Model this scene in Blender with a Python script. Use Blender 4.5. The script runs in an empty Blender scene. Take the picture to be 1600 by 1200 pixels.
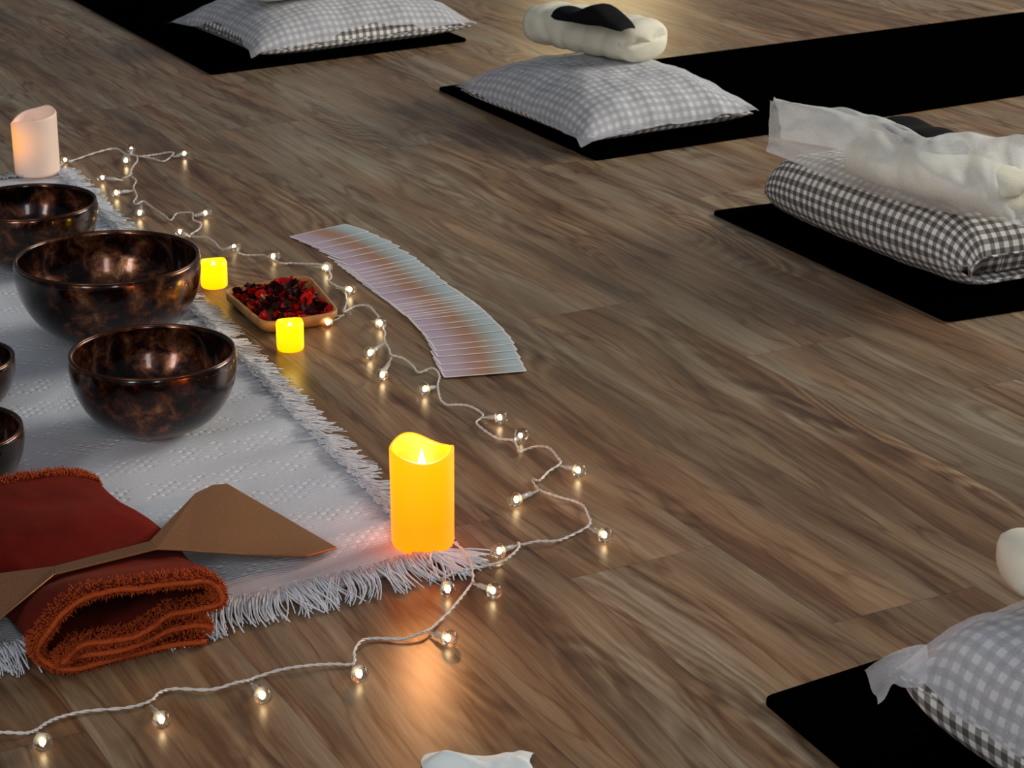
import bpy, math, random
from mathutils import Vector, noise as mnoise
random.seed(7)
C = bpy.context.scene.collection
R = math.radians

# ------------------------------------------------------------------ camera
F_PX, PITCH, CAM_H = 3450.0, R(20.5), 1.09
cd = bpy.data.cameras.new('camera'); cam = bpy.data.objects.new('camera', cd); C.objects.link(cam)
cam.location = (0, 0, CAM_H); cam.rotation_euler = (math.pi/2 - PITCH, 0, 0)
cd.sensor_width = 36; cd.lens = F_PX*36/1600; cd.clip_start = .05; cd.clip_end = 60
cd.dof.use_dof = True; cd.dof.focus_distance = 2.55; cd.dof.aperture_fstop = 28
bpy.context.scene.camera = cam

# ------------------------------------------------------------------ light
sc = bpy.context.scene
sc.view_settings.view_transform = 'Standard'; sc.view_settings.look = 'None'
sc.view_settings.exposure = 0.0; sc.view_settings.gamma = 1.0
sc.view_settings.use_curve_mapping = False
w = bpy.data.worlds.new('room_ambience'); sc.world = w; w.use_nodes = True
bg = w.node_tree.nodes['Background']; bg.inputs[0].default_value = (.80, .86, 1.0, 1); bg.inputs[1].default_value = .12

def area(name, loc, target, sx, sy, power, col):
    l = bpy.data.lights.new(name, 'AREA'); l.shape = 'RECTANGLE'; l.size = sx; l.size_y = sy
    l.energy = power; l.color = col
    o = bpy.data.objects.new(name, l); C.objects.link(o); o.location = loc
    d = Vector(target) - Vector(loc); o.rotation_euler = d.to_track_quat('-Z', 'Y').to_euler()
    return o
area('daylight_window', (4.6, 5.6, 2.3), (.2, 3.0, 0), 2.6, 2.0, 275, (1.0, .96, .88))
area('rear_window', (-2.5, -2.3, 2.5), (-.3, 2.8, 0), .75, 2.4, 80, (.93, .96, 1.0))
area('rear_window', (.9, -2.3, 2.5), (-.2, 2.8, 0), .6, 2.4, 48, (.93, .96, 1.0))
area('overhead_fill', (-.6, 2.2, 3.2), (-.4, 2.8, 0), 2.4, 2.4, 5, (.88, .93, 1.0))  # soft unseen fill light overhead, aimed down at the rug
area('warm_lamp', (.45, 10.5, 1.0), (.3, 5.6, 0), .5, .8, 9, (1.0, .74, .36))

# ------------------------------------------------------------------ helpers
CP, SP = math.cos(PITCH), math.sin(PITCH)
def ray(px, py):
    a = (px-800)/F_PX; b = (py-600)/F_PX
    return Vector((a, CP-b*SP, -SP-b*CP))
def at(px, py, z=0.0):                       # point at height z seen at a photo pixel
    r = ray(px, py); t = (z-CAM_H)/r.z
    return Vector((r.x*t, r.y*t, z))
def at_plane(px, py, p0, n):
    r = ray(px, py); o = Vector((0, 0, CAM_H)); t = (p0-o).dot(n)/r.dot(n)
    return o + r*t
def depth(p): return p.y*CP - (p.z-CAM_H)*SP
def d2(deg): return Vector((math.cos(R(deg)), math.sin(R(deg)), 0))
def fbm(x, y, z=0.0, o=3):
    return mnoise.fractal(Vector((x, y, z)), 1.0, 2.0, o)

def mesh(name, vs, fs, mat, parent=None, smooth=True, uvs=None, loc=None):
    me = bpy.data.meshes.new(name); me.from_pydata([tuple(v) for v in vs], [], fs); me.update()
    if smooth: me.polygons.foreach_set('use_smooth', [True]*len(me.polygons))
    if mat: me.materials.append(mat)
    if uvs:
        ul = me.uv_layers.new(name='UVMap')
        for l in me.loops: ul.data[l.index].uv = uvs[l.vertex_index]
    o = bpy.data.objects.new(name, me); C.objects.link(o)
    if parent is not None: o.parent = parent
    if loc is not None: o.location = loc
    return o
def tag(o, label=None, cat=None, group=None, kind=None):
    if label: o['label'] = label
    if cat: o['category'] = cat
    if group: o['group'] = group
    if kind: o['kind'] = kind
    return o
def empty(name, loc=(0, 0, 0)):
    o = bpy.data.objects.new(name, None); C.objects.link(o); o.location = loc; o.empty_display_size = .05
    return o
class MB:
    def __init__(s): s.v = []; s.f = []; s.uv = []
    def add(s, v, f, uv=None):
        k = len(s.v); s.v += v; s.f += [tuple(i+k for i in q) for q in f]
        s.uv += uv if uv else [(0, 0)]*len(v)
    def build(s, name, mat, parent=None, smooth=True, loc=None):
        return mesh(name, s.v, s.f, mat, parent, smooth, s.uv, loc)
def gridf(nu, nv, f, closed_u=False, flip=False):
    v, uv, fs = [], [], []
    for i in range(nu+1):
        for j in range(nv+1):
            p, u = f(i/nu, j/nv); v.append(p); uv.append(u)
    for i in range(nu):
        for j in range(nv):
            a = i*(nv+1)+j; q = (a, a+nv+1, a+nv+2, a+1)
            fs.append(q[::-1] if flip else q)
    return v, fs, uv
def tube(path, rad, n=6, caps=True):
    path = [Vector(p) for p in path]; v, f = [], []
    m = len(path); nrm = None
    for i, p in enumerate(path):
        t = (path[min(i+1, m-1)]-path[max(i-1, 0)]).normalized()
        if nrm is None:
            nrm = t.orthogonal().normalized()
        else:
            nrm = (nrm - t*nrm.dot(t))
            nrm = nrm.normalized() if nrm.length > 1e-6 else t.orthogonal().normalized()
        b = t.cross(nrm); r = rad(i/(m-1)) if callable(rad) else rad
        for k in range(n):
            a = 2*math.pi*k/n; v.append(p + nrm*(r*math.cos(a)) + b*(r*math.sin(a)))
    for i in range(m-1):
        for k in range(n):
            f.append((i*n+k, i*n+(k+1) % n, (i+1)*n+(k+1) % n, (i+1)*n+k))
    if caps:
        f.append(tuple(range(n))[::-1]); f.append(tuple((m-1)*n+k for k in range(n)))
    return v, f
def lathe(prof, n=48, rz=None):               # prof: (r, z); rz(theta, r, z, i) -> (r, z)
    v, f = [], []; m = len(prof)
    for i, (r, z) in enumerate(prof):
        for k in range(n):
            a = 2*math.pi*k/n
            rr, zz = rz(a, r, z, i) if rz else (r, z)
            v.append(Vector((rr*math.cos(a), rr*math.sin(a), zz)))
    for i in range(m-1):
        for k in range(n):
            f.append((i*n+k, i*n+(k+1) % n, (i+1)*n+(k+1) % n, (i+1)*n+k))
    f.append(tuple(range(n))[::-1]); f.append(tuple((m-1)*n+k for k in range(n)))
    return v, f
def catmull(pts, per=8):
    pts = [Vector(p) for p in pts]; out = []
    for i in range(len(pts)-1):
        p0 = pts[max(i-1, 0)]; p1 = pts[i]; p2 = pts[i+1]; p3 = pts[min(i+2, len(pts)-1)]
        for k in range(per):
            t = k/per
            out.append(.5*((2*p1)+(p2-p0)*t+(2*p0-5*p1+4*p2-p3)*t*t+(3*p1-p0-3*p2+p3)*t**3))
    out.append(pts[-1]); return out

# ------------------------------------------------------------------ materials
def mat(name):
    m = bpy.data.materials.new(name); m.use_nodes = True
    nt = m.node_tree; nt.nodes.clear()
    out = nt.nodes.new('ShaderNodeOutputMaterial')
    return m, nt, out
def N(nt, t, **kw):
    n = nt.nodes.new('ShaderNode'+t)
    for k, v in kw.items():
        if k.startswith('i_'):
            key = k[2:]; key = int(key) if key.isdigit() else key.replace('_', ' ')
            n.inputs[key].default_value = v
        else: setattr(n, k, v)
    return n
def link(nt, a, b): nt.links.new(a, b)
def math_(nt, op, a, b=None, c=None):
    n = nt.nodes.new('ShaderNodeMath'); n.operation = op
    for i, x in enumerate((a, b, c)):
        if x is None: continue
        if isinstance(x, (int, float)): n.inputs[i].default_value = x
        else: nt.links.new(x, n.inputs[i])
    return n.outputs[0]
def ramp(nt, fac, stops, interp='LINEAR'):
    n = nt.nodes.new('ShaderNodeValToRGB'); cr = n.color_ramp; cr.interpolation = interp
    while len(cr.elements) < len(stops): cr.elements.new(.5)
    for e, (p, c) in zip(cr.elements, stops):
        e.position = p; e.color = tuple(c)+(1,) if len(c) == 3 else c
    nt.links.new(fac, n.inputs[0]); return n.outputs[0]
def mixc(nt, fac, a, b, mode='MIX'):
    n = nt.nodes.new('ShaderNodeMix'); n.data_type = 'RGBA'; n.blend_type = mode
    for i, x in ((0, fac), (6, a), (7, b)):
        if isinstance(x, (int, float)): n.inputs[i].default_value = x
        elif isinstance(x, (tuple, list)): n.inputs[i].default_value = tuple(x)+((1,) if len(x) == 3 else ())
        else: nt.links.new(x, n.inputs[i])
    return n.outputs[2]
def vscale(nt, vec, s):
    n = nt.nodes.new('ShaderNodeVectorMath'); n.operation = 'MULTIPLY'
    nt.links.new(vec, n.inputs[0]); n.inputs[1].default_value = s; return n.outputs[0]
def noise(nt, vec, scale=1, detail=3, rough=.55, dist=0):
    n = nt.nodes.new('ShaderNodeTexNoise'); n.inputs['Scale'].default_value = scale
    n.inputs['Detail'].default_value = detail; n.inputs['Roughness'].default_value = rough
    n.inputs['Distortion'].default_value = dist
    if vec is not None: nt.links.new(vec, n.inputs['Vector'])
    return n.outputs['Fac']
def principled(nt, out, col=None, rough=.5, metal=0, spec=.5, **kw):
    p = nt.nodes.new('ShaderNodeBsdfPrincipled')
    for key, x in (('Base Color', col), ('Roughness', rough), ('Metallic', metal), ('Specular IOR Level', spec)):
        if x is None: continue
        if isinstance(x, (int, float)): p.inputs[key].default_value = x
        elif isinstance(x, (tuple, list)): p.inputs[key].default_value = tuple(x)+((1,) if len(x) == 3 else ())
        else: nt.links.new(x, p.inputs[key])
    for k, x in kw.items(): p.inputs[k.replace('_', ' ')].default_value = x
    nt.links.new(p.outputs[0], out.inputs[0]); return p
def bump(nt, p, h, strength=.3, dist=.002):
    b = nt.nodes.new('ShaderNodeBump'); b.inputs['Strength'].default_value = strength
    b.inputs['Distance'].default_value = dist; nt.links.new(h, b.inputs['Height'])
    nt.links.new(b.outputs[0], p.inputs['Normal'])
def objco(nt): return nt.nodes.new('ShaderNodeTexCoord').outputs['Object']
def uvco(nt): return nt.nodes.new('ShaderNodeTexCoord').outputs['UV']

def floor_material():
    m, nt, out = mat('grey_brown_oak_plank')
    uv = uvco(nt)
    at_ = N(nt, 'Attribute', attribute_name='plank')
    sep = N(nt, 'SeparateColor'); link(nt, at_.outputs['Color'], sep.inputs[0])
    r1, r2, r3 = sep.outputs[0], sep.outputs[1], sep.outputs[2]
    off = N(nt, 'CombineXYZ')
    link(nt, math_(nt, 'MULTIPLY', r1, 41.0), off.inputs[0]); link(nt, math_(nt, 'MULTIPLY', r2, 23.0), off.inputs[1])
    link(nt, math_(nt, 'MULTIPLY', r3, 17.0), off.inputs[2])
    add = N(nt, 'VectorMath', operation='ADD'); link(nt, uv, add.inputs[0]); link(nt, off.outputs[0], add.inputs[1])
    P = add.outputs[0]
    # gentle wander of the grain
    wn = noise(nt, vscale(nt, P, (1.3, 3.0, 1)), 1, 2, .5)
    wv = N(nt, 'CombineXYZ'); link(nt, math_(nt, 'MULTIPLY', math_(nt, 'SUBTRACT', wn, .5), .10), wv.inputs[1])
    add2 = N(nt, 'VectorMath', operation='ADD'); link(nt, P, add2.inputs[0]); link(nt, wv.outputs[0], add2.inputs[1])
    Q = add2.outputs[0]
    fig = noise(nt, vscale(nt, Q, (1.35, 6.0, 1)), 1, 1.4, .45, .5)
    jag = noise(nt, vscale(nt, Q, (26, 60, 1)), 1, 2, .5)
    rings = math_(nt, 'SINE', math_(nt, 'ADD', math_(nt, 'MULTIPLY', fig, 125.0), math_(nt, 'MULTIPLY', jag, 3.2)))
    rings = math_(nt, 'ADD', math_(nt, 'MULTIPLY', rings, .5), math_(nt, 'MULTIPLY', math_(nt, 'SUBTRACT', jag, .5), .9))
    rm = noise(nt, vscale(nt, P, (1.5, 5.0, 1)), 1.15, 1, .5)
    rmask = N(nt, 'MapRange'); link(nt, rm, rmask.inputs[0]); rmask.inputs[1].default_value = .52; rmask.inputs[2].default_value = .68
    streak = noise(nt, vscale(nt, Q, (1.5, 22, 1)), 1, 6, .68, .25)
    broad = noise(nt, vscale(nt, Q, (1.3, 10, 1)), 1, 2, .5, .3)
    fine = noise(nt, vscale(nt, Q, (7, 170, 1)), 1, 4, .65)
    vein = math_(nt, 'ABSOLUTE', math_(nt, 'SUBTRACT', noise(nt, vscale(nt, Q, (1.7, 15, 1)), 1.2, 3, .55, .3), .5))
    vn = N(nt, 'MapRange'); link(nt, vein, vn.inputs[0]); vn.inputs[1].default_value = 0; vn.inputs[2].default_value = .035; vn.inputs[3].default_value = .26; vn.inputs[4].default_value = 0
    t = math_(nt, 'ADD', math_(nt, 'MULTIPLY', math_(nt, 'SUBTRACT', streak, .5), 1.10), .49)
    t = math_(nt, 'ADD', t, math_(nt, 'MULTIPLY', math_(nt, 'SUBTRACT', broad, .5), .48))
    t = math_(nt, 'ADD', t, math_(nt, 'MULTIPLY', math_(nt, 'SUBTRACT', fine, .5), .46))
    t = math_(nt, 'ADD', t, math_(nt, 'MULTIPLY', math_(nt, 'MULTIPLY', rings, rmask.outputs[0]), .25))
    t = math_(nt, 'SUBTRACT', t, math_(nt, 'MULTIPLY', vn.outputs[0], math_(nt, 'MULTIPLY', broad, 1.3)))
    t = math_(nt, 'ADD', t, math_(nt, 'MULTIPLY', math_(nt, 'SUBTRACT', r3, .5), .10))
    col = ramp(nt, t, [(.10, (.058, .028, .012)), (.34, (.140, .080, .042)), (.52, (.225, .150, .090)), (.70, (.31, .232, .156)), (.92, (.42, .35, .27))])
    tint = noise(nt, vscale(nt, Q, (1.0, 7.5, 1)), 1.3, 2, .5)
    tn = N(nt, 'MapRange'); link(nt, tint, tn.inputs[0]); tn.inputs[1].default_value = .38; tn.inputs[2].default_value = .60
    warm = mixc(nt, tn.outputs[0], (1.06, .91, .74), (.95, 1.01, 1.0))
    col = mixc(nt, 1.0, col, warm, 'MULTIPLY')
    # joints
    ed = at_.outputs['Alpha']
    eu = N(nt, 'UVMap', uv_map='edge'); se = N(nt, 'SeparateXYZ'); link(nt, eu.outputs[0], se.inputs[0])
    dmin = math_(nt, 'MINIMUM', se.outputs[0], se.outputs[1])
    gap = N(nt, 'MapRange'); link(nt, dmin, gap.inputs[0]); gap.inputs[1].default_value = .0; gap.inputs[2].default_value = .0011
    gap.inputs[3].default_value = .55; gap.inputs[4].default_value = 1
    gm = N(nt, 'CombineColor')
    for i in range(3): link(nt, gap.outputs[0], gm.inputs[i])
    col = mixc(nt, 1.0, col, gm.outputs[0], 'MULTIPLY')
    rg = math_(nt, 'ADD', .30, math_(nt, 'MULTIPLY', streak, .14))
    p = principled(nt, out, col, rg, 0, .42)
    hb = math_(nt, 'ADD', math_(nt, 'MULTIPLY', fine, .6), math_(nt, 'MULTIPLY', streak, .5))
    bump(nt, p, hb, .16, .0012)
    return m
def plain(name, col, rough=.6, metal=0, spec=.4, bscale=0, bstr=.2, bdist=.001, **kw):
    m, nt, out = mat(name); p = principled(nt, out, col, rough, metal, spec, **kw)
    if bscale: bump(nt, p, noise(nt, objco(nt), bscale, 3, .6), bstr, bdist)
    return m
def gingham_material():
    m, nt, out = mat('gingham_cotton'); uv = uvco(nt); s = N(nt, 'SeparateXYZ'); link(nt, uv, s.inputs[0])
    per = .0185; st = []
    for k in (0, 1):
        fr = math_(nt, 'FRACT', math_(nt, 'DIVIDE', s.outputs[k], per))
        tri = math_(nt, 'ABSOLUTE', math_(nt, 'SUBTRACT', fr, .5))
        n = N(nt, 'MapRange'); link(nt, tri, n.inputs[0]); n.inputs[1].default_value = .22; n.inputs[2].default_value = .28; st.append(n.outputs[0])
    v = math_(nt, 'MULTIPLY', math_(nt, 'ADD', st[0], st[1]), .5)
    col = ramp(nt, v, [(0, (.88, .85, .80)), (.5, (.31, .295, .27)), (1, (.105, .10, .094))])
    p = principled(nt, out, col, .9, 0, .15)
    bump(nt, p, noise(nt, vscale(nt, uv, (900, 900, 1)), 1, 1), .15, .0006)
    return m
def sheet_material(name, col, alpha):
    m, nt, out = mat(name); co = objco(nt)
    fib = noise(nt, co, 260, 3, .7, 1.0); big = noise(nt, co, 18, 2)
    a = N(nt, 'MapRange'); link(nt, math_(nt, 'ADD', math_(nt, 'MULTIPLY', fib, .6), math_(nt, 'MULTIPLY', big, .4)), a.inputs[0])
    a.inputs[1].default_value = .3; a.inputs[2].default_value = .7; a.inputs[3].default_value = alpha-.14; a.inputs[4].default_value = alpha+.14
    tr = N(nt, 'BsdfTransparent'); df = N(nt, 'BsdfDiffuse', i_Color=col+(1,)); tl = N(nt, 'BsdfTranslucent', i_Color=col+(1,))
    m1 = N(nt, 'MixShader', i_0=.30); link(nt, df.outputs[0], m1.inputs[1]); link(nt, tl.outputs[0], m1.inputs[2])
    gl = N(nt, 'BsdfGlossy', i_Roughness=.42); m3 = N(nt, 'MixShader', i_0=.04); link(nt, m1.outputs[0], m3.inputs[1]); link(nt, gl.outputs[0], m3.inputs[2])
    m2 = N(nt, 'MixShader'); link(nt, a.outputs[0], m2.inputs[0]); link(nt, tr.outputs[0], m2.inputs[1]); link(nt, m3.outputs[0], m2.inputs[2])
    link(nt, m2.outputs[0], out.inputs[0]); return m
def bowl_material():
    m, nt, out = mat('mottled_bronze'); co = objco(nt)
    n1 = noise(nt, co, 38, 5, .68, .5); n2 = noise(nt, vscale(nt, co, (1, 1, .6)), 9, 3, .6, .6); n3 = noise(nt, co, 75, 2, .5)
    t = math_(nt, 'ADD', math_(nt, 'MULTIPLY', n1, .62), math_(nt, 'MULTIPLY', n2, .38))
    col = ramp(nt, t, [(.42, (.003, .0010, .0006)), (.49, (.016, .004, .002)), (.54, (.070, .018, .006)), (.60, (.17, .060, .021)), (.68, (.40, .22, .10))])
    rg = math_(nt, 'ADD', .12, math_(nt, 'MULTIPLY', n1, .22))
    p = principled(nt, out, col, rg, .72, .4, Coat_Weight=.45, Coat_Roughness=.08); bump(nt, p, n3, .10, .0015); return m
def wax_material(name, lo, hi, zlo, zhi, strength, base):
    m, nt, out = mat(name); s = N(nt, 'SeparateXYZ'); link(nt, objco(nt), s.inputs[0])
    t = N(nt, 'MapRange'); link(nt, s.outputs[2], t.inputs[0]); t.inputs[1].default_value = zlo; t.inputs[2].default_value = zhi
    col = ramp(nt, t.outputs[0], [(0, lo), (1, hi)])
    p = principled(nt, out, base, .45, 0, .3)
    link(nt, col, p.inputs['Emission Color']); p.inputs['Emission Strength'].default_value = strength
    return m
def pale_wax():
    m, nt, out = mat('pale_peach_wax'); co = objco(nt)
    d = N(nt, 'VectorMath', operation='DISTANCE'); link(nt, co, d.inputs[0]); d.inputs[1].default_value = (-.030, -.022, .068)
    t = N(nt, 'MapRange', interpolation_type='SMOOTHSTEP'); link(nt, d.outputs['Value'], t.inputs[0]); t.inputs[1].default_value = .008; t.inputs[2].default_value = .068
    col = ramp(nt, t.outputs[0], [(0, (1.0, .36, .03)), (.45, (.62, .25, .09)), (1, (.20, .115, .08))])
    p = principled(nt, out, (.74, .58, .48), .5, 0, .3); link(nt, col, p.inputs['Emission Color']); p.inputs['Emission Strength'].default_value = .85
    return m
def glow(name, col, s):
    m, nt, out = mat(name); e = N(nt, 'Emission', i_Color=col+(1,), i_Strength=s); link(nt, e.outputs[0], out.inputs[0]); return m
def rug_material():
    m, nt, out = mat('white_woven_cotton'); uv = uvco(nt); s = N(nt, 'SeparateXYZ'); link(nt, uv, s.inputs[0])
    # rows of little raised bobbles between plain bands
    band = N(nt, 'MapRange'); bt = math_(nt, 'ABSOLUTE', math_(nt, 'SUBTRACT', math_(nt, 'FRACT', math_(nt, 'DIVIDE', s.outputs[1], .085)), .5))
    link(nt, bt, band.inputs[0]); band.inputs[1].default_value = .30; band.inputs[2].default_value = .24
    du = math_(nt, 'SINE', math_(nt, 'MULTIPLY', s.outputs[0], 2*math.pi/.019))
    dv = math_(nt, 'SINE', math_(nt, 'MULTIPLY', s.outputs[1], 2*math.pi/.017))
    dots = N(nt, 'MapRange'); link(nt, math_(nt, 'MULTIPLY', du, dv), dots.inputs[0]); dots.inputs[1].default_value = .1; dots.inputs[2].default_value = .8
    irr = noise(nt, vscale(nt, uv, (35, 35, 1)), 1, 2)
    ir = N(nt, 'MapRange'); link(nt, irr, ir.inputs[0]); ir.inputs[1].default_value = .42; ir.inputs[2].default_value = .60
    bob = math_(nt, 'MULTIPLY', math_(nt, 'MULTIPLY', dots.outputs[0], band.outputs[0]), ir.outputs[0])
    weave = noise(nt, vscale(nt, uv, (380, 380, 1)), 1, 2, .6)
    lines = math_(nt, 'SINE', math_(nt, 'MULTIPLY', s.outputs[1], 2*math.pi/.0055))
    h = math_(nt, 'ADD', math_(nt, 'MULTIPLY', bob, 1.1), math_(nt, 'ADD', math_(nt, 'MULTIPLY', weave, .5), math_(nt, 'MULTIPLY', lines, .16)))
    p = principled(nt, out, mixc(nt, bob, (.565, .585, .615), (.72, .73, .75)), .95, 0, .1); bump(nt, p, h, .5, .0022)  # bobbles coloured lighter than the weave to imitate the light they catch
    return m
def card_material():
    m, nt, out = mat('gradient_card_print'); s = N(nt, 'SeparateXYZ'); link(nt, uvco(nt), s.inputs[0])
    col = ramp(nt, s.outputs[0], [(0, (.54, .43, .54)), (.22, (.50, .37, .43)), (.42, (.42, .23, .17)), (.55, (.40, .20, .11)), (.70, (.37, .36, .31)), (.84, (.42, .52, .53)), (1, (.50, .60, .62))])
    ex = math_(nt, 'MULTIPLY', math_(nt, 'MINIMUM', s.outputs[0], math_(nt, 'SUBTRACT', 1, s.outputs[0])), 120.)
    ey = math_(nt, 'MULTIPLY', math_(nt, 'MINIMUM', s.outputs[1], math_(nt, 'SUBTRACT', 1, s.outputs[1])), 70.)
    e = N(nt, 'MapRange'); link(nt, math_(nt, 'MINIMUM', ex, ey), e.inputs[0]); e.inputs[1].default_value = 1.9; e.inputs[2].default_value = 3.0
    col = mixc(nt, e.outputs[0], (.90, .82, .78), col)
    principled(nt, out, col, .42, 0, .4); return m
def red_velvet():
    m, nt, out = mat('rust_red_velvet'); co = objco(nt)
    n1 = noise(nt, co, 14, 3); n2 = noise(nt, co, 700, 2, .7)
    col = ramp(nt, math_(nt, 'ADD', math_(nt, 'MULTIPLY', n1, .6), math_(nt, 'MULTIPLY', n2, .4)), [(.3, (.060, .0014, .0006)), (.7, (.150, .006, .0018))])
    p = principled(nt, out, col, .95, 0, .1); p.inputs['Sheen Weight'].default_value = .05; p.inputs['Sheen Tint'].default_value = (1, .35, .15, 1)
    bump(nt, p, n2, .5, .001); return m
def wood_tray_material():
    m, nt, out = mat('bamboo_wood'); co = objco(nt)
    n1 = noise(nt, vscale(nt, co, (6, 90, 60)), 1, 4, .6)
    col = ramp(nt, n1, [(.3, (.34, .15, .045)), (.7, (.55, .27, .09))]); principled(nt, out, col, .45, 0, .4); return m
def copper_material():
    m, nt, out = mat('brushed_copper'); co = objco(nt); n1 = noise(nt, co, 420, 3, .7)
    col = ramp(nt, n1, [(.3, (.36, .165, .075)), (.7, (.47, .235, .11))]); p = principled(nt, out, col, .42, .9, .5)
    bump(nt, p, n1, .12, .0006); return m
def glass_material():
    m, nt, out = mat('clear_crackled_glass'); co = objco(nt)
    g = N(nt, 'BsdfGlass', i_Color=(1, .985, .95, 1), i_Roughness=.03, i_IOR=1.36)
    b = N(nt, 'Bump', i_Strength=.35, i_Distance=.002); link(nt, noise(nt, co, 320, 2), b.inputs['Height']); link(nt, b.outputs[0], g.inputs['Normal'])
    tr = N(nt, 'BsdfTransparent'); mx = N(nt, 'MixShader', i_0=.75); link(nt, tr.outputs[0], mx.inputs[1]); link(nt, g.outputs[0], mx.inputs[2])
    link(nt, mx.outputs[0], out.inputs[0]); return m

M = dict(
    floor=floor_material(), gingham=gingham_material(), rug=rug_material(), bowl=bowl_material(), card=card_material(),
    red=red_velvet(), edge=plain('rust_orange_overlock_thread', (.42, .070, .016), .95, 0, .1, 500, .6, .002),
    tray=wood_tray_material(), copper=copper_material(), glass=glass_material(),
    mat_black=plain('black_foam_rubber', (.0004, .0004, .0004), 1.0, 0, 0.0),
    sheet=sheet_material('white_nonwoven_sheet', (.84, .85, .89), .55), wrap=sheet_material('white_nonwoven_wrap', (.92, .92, .89), .60),
    fringe=plain('white_cotton_yarn', (.60, .615, .64), .95, 0, .1),
    cream=plain('cream_towelling', (.78, .74, .58), .95, 0, .1, 320, .5, .0015),
    black=plain('black_satin_cloth', (.006, .006, .007), .8, 0, .08),
    rim=plain('worn_bronze_rim', (.09, .036, .018), .28, .9, .5, 60, .2, .001),
    wire=plain('clear_plastic_wire', (.66, .61, .55), .25, 0, .5, 260, .4, .001),
    socket=plain('clear_plastic_sleeve', (.78, .76, .70), .2, 0, .5, Transmission_Weight=.5),
    led=glow('warm_white_led', (1.0, .72, .38), 20.0),
    wax_amber=wax_material('amber_lit_wax', (2.8, .40, .0), (2.7, .58, .002), .03, .11, 1.0, (.12, .03, .0)),
    wax_pale=pale_wax(),
    wax_yellow=wax_material('yellow_lit_wax', (1.9, .80, .0), (1.9, 1.02, .0), 0, .03, 1.0, (.1, .08, .0)),
    flame=glow('led_flame_tip', (1.0, .80, .30), 5.0), flame_hot=glow('bright_led_flame', (1.0, .9, .5), 16.0), flame_off=plain('unlit_flame_tip', (.8, .55, .3), .4),
    petal_dark=plain('dark_burgundy_petal', (.020, .0012, .0022), .7, 0, .15, 90, .5, .002),
    petal_red=plain('bright_red_petal', (.44, .006, .004), .7, 0, .15, 90, .4, .002),
    petal_ochre=plain('ochre_bud', (.42, .13, .03), .6, 0, .3, 90, .4, .002),
    tissue=plain('white_tissue', (.80, .82, .78), .9, 0, .1, 60, .3, .002))

# ------------------------------------------------------------------ floor
U, V = d2(-62), d2(28)
PW, V0 = .198, 1.128
def build_floor():
    joints = {0: -1.983, 1: -4.44, 2: -4.155, 3: -2.514, 4: -3.6}
    rnd = random.Random(3); PL = 1.345
    vs, fs, uvs, eds, cols = [], [], [], [], []
    for k in range(-34, 44):
        v0 = V0 + k*PW; u = joints.get(k, rnd.uniform(0, PL)); u -= PL*math.ceil((u+11.0)/PL)
        while u < 3.0:
            b = len(vs)
            for (a, c) in ((u, v0), (u+PL, v0), (u+PL, v0+PW), (u, v0+PW)): vs.append(U*a+V*c)
            fs.append((b, b+1, b+2, b+3))
            uvs += [(0, 0), (PL, 0), (PL, PW), (0, PW)]
            cols += [(rnd.random(), rnd.random(), rnd.random(), 1)]*4
            u += PL
    o = mesh('floor', vs, fs, M['floor'], None, False)
    me = o.data
    me.uv_layers.new(name='UVMap'); me.color_attributes.new('plank', 'FLOAT_COLOR', 'CORNER')
    vi = [l.vertex_index for l in me.loops]
    me.uv_layers['UVMap'].data.foreach_set('uv', [c for i in vi for c in uvs[i]])
    me.color_attributes['plank'].data.foreach_set('color', [c for i in vi for c in cols[i]])
    return tag(o, 'grey brown oak plank floor', None, None, 'structure')
# distance to a plank's edge needs both sides: done with fractions of the plank coordinates
def patch_floor_edges(m):
    nt = m.node_tree
    un = [n for n in nt.nodes if n.bl_idname == 'ShaderNodeUVMap'][0]
    se = un.outputs[0].links[0].to_node; nt.nodes.remove(un)
    tc = nt.nodes.new('ShaderNodeTexCoord'); s = nt.nodes.new('ShaderNodeSeparateXYZ'); nt.links.new(tc.outputs['UV'], s.inputs[0])
    cx = nt.nodes.new('ShaderNodeCombineXYZ')
    for i, L in ((0, 1.345), (1, PW)):
        nt.links.new(math_(nt, 'MINIMUM', s.outputs[i], math_(nt, 'SUBTRACT', L, s.outputs[i])), cx.inputs[i])
    nt.links.new(cx.outputs[0], se.inputs[0])
patch_floor_edges(M['floor'])
build_floor()

# ------------------------------------------------------------------ exercise mats
def exercise_mat(corner, da, la, db, lb, label):
    T, rr = .007, .012
    a, b = d2(da), d2(db); pts = []
    for (sx, sy, st) in ((0, 0, 180), (1, 0, 270), (1, 1, 0), (0, 1, 90)):
        cx = rr if sx == 0 else la-rr; cy = rr if sy == 0 else lb-rr
        for k in range(7):
            t = R(st+k*15); pts.append((cx+rr*math.cos(t), cy+rr*math.sin(t)))
    n = len(pts); vs, fs = [], []
    cxm, cym = la/2, lb/2
    for (z, ins) in ((0.0003, .001), (.001, 0), (T-.001, 0), (T, .0012)):
        for (x, y) in pts:
            x2 = x + (ins if x < cxm else -ins); y2 = y + (ins if y < cym else -ins)
            vs.append(a*x2+b*y2+Vector((0, 0, z)))
    for L in range(3):
        for k in range(n): fs.append((L*n+k, L*n+(k+1) % n, (L+1)*n+(k+1) % n, (L+1)*n+k))
    fs.append(tuple(range(n))[::-1]); fs.append(tuple(3*n+k for k in range(n)))
    o = mesh('exercise_mat', vs, fs, M['mat_black'], None, False, loc=Vector((corner[0], corner[1], 0)))
    return tag(o, label, 'exercise mat', 'black exercise mats on the floor')
exercise_mat((-.677, 4.898), 33, .68, 118, 1.8, 'black exercise mat at the top left, running away from the white rug')
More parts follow.
